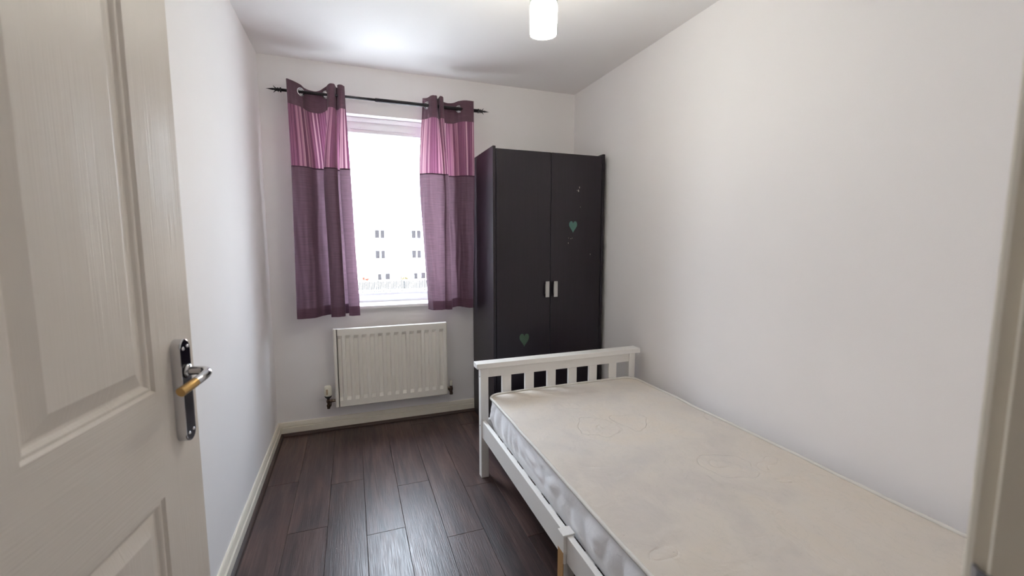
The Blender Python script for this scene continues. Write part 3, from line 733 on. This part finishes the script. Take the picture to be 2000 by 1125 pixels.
obj('side_rail', box(2.018, 2.038, .19, FY, .225, .316, .001), M['bed_white'], bed)
md = obj('middle_leg', box(1.088, 1.1265, 1.153, 1.192, 0, .2245, .001), M['bed_white'], bed)
obj('leg_top', box(1.086, 1.099, 1.153, 1.192, .2245, .3155, .001), M['bed_white'], bed)
obj('leg_cap', box(1.085, 1.1275, 1.152, 1.193, .3165, .322, .001), M['bed_white'], bed)
obj('bare_wood_face', box(1.0855, 1.088, 1.1535, 1.1915, 0, .262), M['pine'], md, label='unpainted pine outer face of the middle leg')
obj('inner_ledge', box(1.119, 1.139, .23, FY, .245, .2845, .001), M['bed_white'], bed)
obj('inner_ledge', box(1.998, 2.018, .23, FY, .245, .2845, .001), M['bed_white'], bed)
for i in range(14):
    y0 = .26+i*.132
    obj('base_slat', box(1.1395, 1.9975, y0, y0+.06, .2705, .2845, .001), M['bed_white'], bed)
for x0 in (1.092, 2.004):
    obj('head_post', box(x0, x0+.041, .148, .19, 0, .86, .0015), M['bed_white'], bed)
obj('head_rail', box(1.133, 2.004, .156, .182, .225, .316, .001), M['bed_white'], bed)
obj('head_rail', box(1.133, 2.004, .156, .182, .76, .86, .001), M['bed_white'], bed)
for i in range(6):
    x0 = 1.133+.0799+i*(.0799+.052)
    obj('slat', box(x0, x0+.052, .161, .177, .316, .76, .001), M['bed_white'], bed)

# ------------------------------------------------------------ mattress
mt = thing('mattress', 'cream single mattress with quilted white border on the bed', 'mattress', (1.575, 1.15, .285))
MX0, MX1, MY0, MY1, MZ0, MZ1 = 1.126, 2.022, .215, 2.106, .2855, .455
def rrect(ins, rad_, n_side=(90, 190), m_=14):
    x0, x1, y0, y1 = MX0+ins, MX1-ins, MY0+ins, MY1-ins; r = max(rad_-ins, .004); P = []
    cs = [((x1-r, y0+r), -90), ((x1-r, y1-r), 0), ((x0+r, y1-r), 90), ((x0+r, y0+r), 180)]
    for k, ((cx_, cy_), a0) in enumerate(cs):
        for j in range(m_):
            a_ = R(a0+90*j/m_); P.append(Vector((cx_+r*math.cos(a_), cy_+r*math.sin(a_), 0)))
        e_ = Vector((cx_+r*math.cos(R(a0+90)), cy_+r*math.sin(R(a0+90)), 0))
        (nx_, ny_), na = cs[(k+1) % 4]; s_ = Vector((nx_+r*math.cos(R(na)), ny_+r*math.sin(R(na)), 0))
        n_ = n_side[1] if k % 2 == 0 else n_side[0]
        for j in range(n_): P.append(e_.lerp(s_, j/n_))
    return P
def edge_z(p): return MZ1+.004*noise.noise(Vector((p.x*6, p.y*6, 1)))+.006*noise.noise(Vector((p.x*2, p.y*2.2, 4)))
def quilt(p, v):
    """puffed border relief"""
    q = Vector((p.x*11+p.y*0, p.y*11, v*2.2+3*noise.noise(Vector((p.x*3, p.y*3, v)))))
    d = noise.voronoi(q)[0]; return .5-min(d[0], 1.0)
top = rrect(.004, .07); NP = len(top)
lean = .010
bm = bmesh.new(); NVV = 22; rows = []
cen = Vector(((MX0+MX1)/2, (MY0+MY1)/2, 0))
L0 = rrect(0, .07)
nrm = []
for i in range(NP):
    t = (L0[(i+1) % NP]-L0[i-1]).normalized(); nrm.append(Vector((t.y, -t.x, 0)))
for j in range(NVV+1):
    v = j/NVV; row = []
    for i in range(NP):
        p = L0[i]; zt_ = edge_z(p)-.004; z_ = MZ0+.002+(zt_-MZ0-.002)*v
        bulge = .012*max(0, math.sin(math.pi*v))**1.2-lean*(1-v)**1.3
        relief = .020*quilt(p, v)*math.sin(math.pi*v)**.5
        k_ = min(1, max(0, (v-.12)/.35)); relief = max(relief, -.006)*k_
        row.append(bm.verts.new((p.x+nrm[i].x*(bulge+relief-.006), p.y+nrm[i].y*(bulge*.6+relief*.4-.008), z_)))
    rows.append(row)
for j in range(NVV):
    for i in range(NP): bm.faces.new((rows[j][i], rows[j][(i+1) % NP], rows[j+1][(i+1) % NP], rows[j+1][i])).smooth = True
bm.faces.new(rows[0][::-1])
obj('border', bm, M['border'], mt, label='white quilted side border')
bm = bmesh.new(); rows = []
ins = [.004, .010, .018, .030, .045, .065, .09, .12, .16, .20, .25, .30, .35, .40, .43]
for d_ in ins:
    row = []
    for p in rrect(d_, .07):
        h = edge_z(p)*(1)+.007*(1-math.exp(-d_/.03))+.004*noise.noise(Vector((p.x*4, p.y*4, 9)))*min(1, d_/.1)
        row.append(bm.verts.new((p.x, p.y, h)))
    rows.append(row)
for A, B in zip(rows, rows[1:]):
    for i in range(NP): bm.faces.new((A[i], A[(i+1) % NP], B[(i+1) % NP], B[i])).smooth = True
f = bm.faces.new(rows[-1]); f.smooth = True
obj('top_cover', bm, M['ticking'], mt, label='cream knitted top panel with faint stains')
obj('piping', tube([Vector((p.x, p.y, edge_z(p)+.004)) for p in rrect(.001, .07)], .0065, 8, closed=True), M['tape'], mt, label='grey white edge piping')
obj('piping', tube([Vector((p.x, p.y, MZ0+.0065)) for p in rrect(.036, .05)], .0055, 8, closed=True), M['tape'], mt)

# ------------------------------------------------------------ ceiling lamp
LXc, LYc, LZb = 1.192, 1.575, 2.03
lamp = thing('ceiling_lamp', 'lit glass cylinder lamp hanging from the ceiling', 'lamp', (LXc, LYc, H))
def cyl_shell(r, t, z0, z1, n=48):
    return lathe((LXc, LYc, 0), [(r, z0), (r, z1), (r-t, z1), (r-t, z0), (r, z0)], n)
obj('outer_glass', cyl_shell(.0525, .002, LZb, 2.200), M['shade_glass'], lamp, label='clear outer glass cylinder')
obj('frosted_sleeve', cyl_shell(.0490, .002, LZb+.001, 2.136), M['lit'], lamp, label='glowing frosted inner glass')
obj('lamp_holder', lathe((LXc, LYc, 0), [(0, 2.142), (.010, 2.142), (.016, 2.162), (.016, 2.185), (.022, 2.19), (.022, 2.2), (0, 2.2)], 24), M['chrome'], lamp)
obj('glass_cap', lathe((LXc, LYc, 0), [(0, 2.2), (.055, 2.2), (.055, 2.206), (.03, 2.214), (.008, 2.216), (0, 2.216)], 32), M['chrome'], lamp)
obj('stem', tube([(LXc, LYc, 2.214), (LXc, LYc, 2.345)], .006, 12), M['chrome'], lamp)
obj('ceiling_rose', lathe((LXc, LYc, 0), [(0, 2.335), (.045, 2.335), (.058, 2.345), (.060, H), (0, H)], 40), M['chrome'], lamp)
bpy.context.view_layer.update()
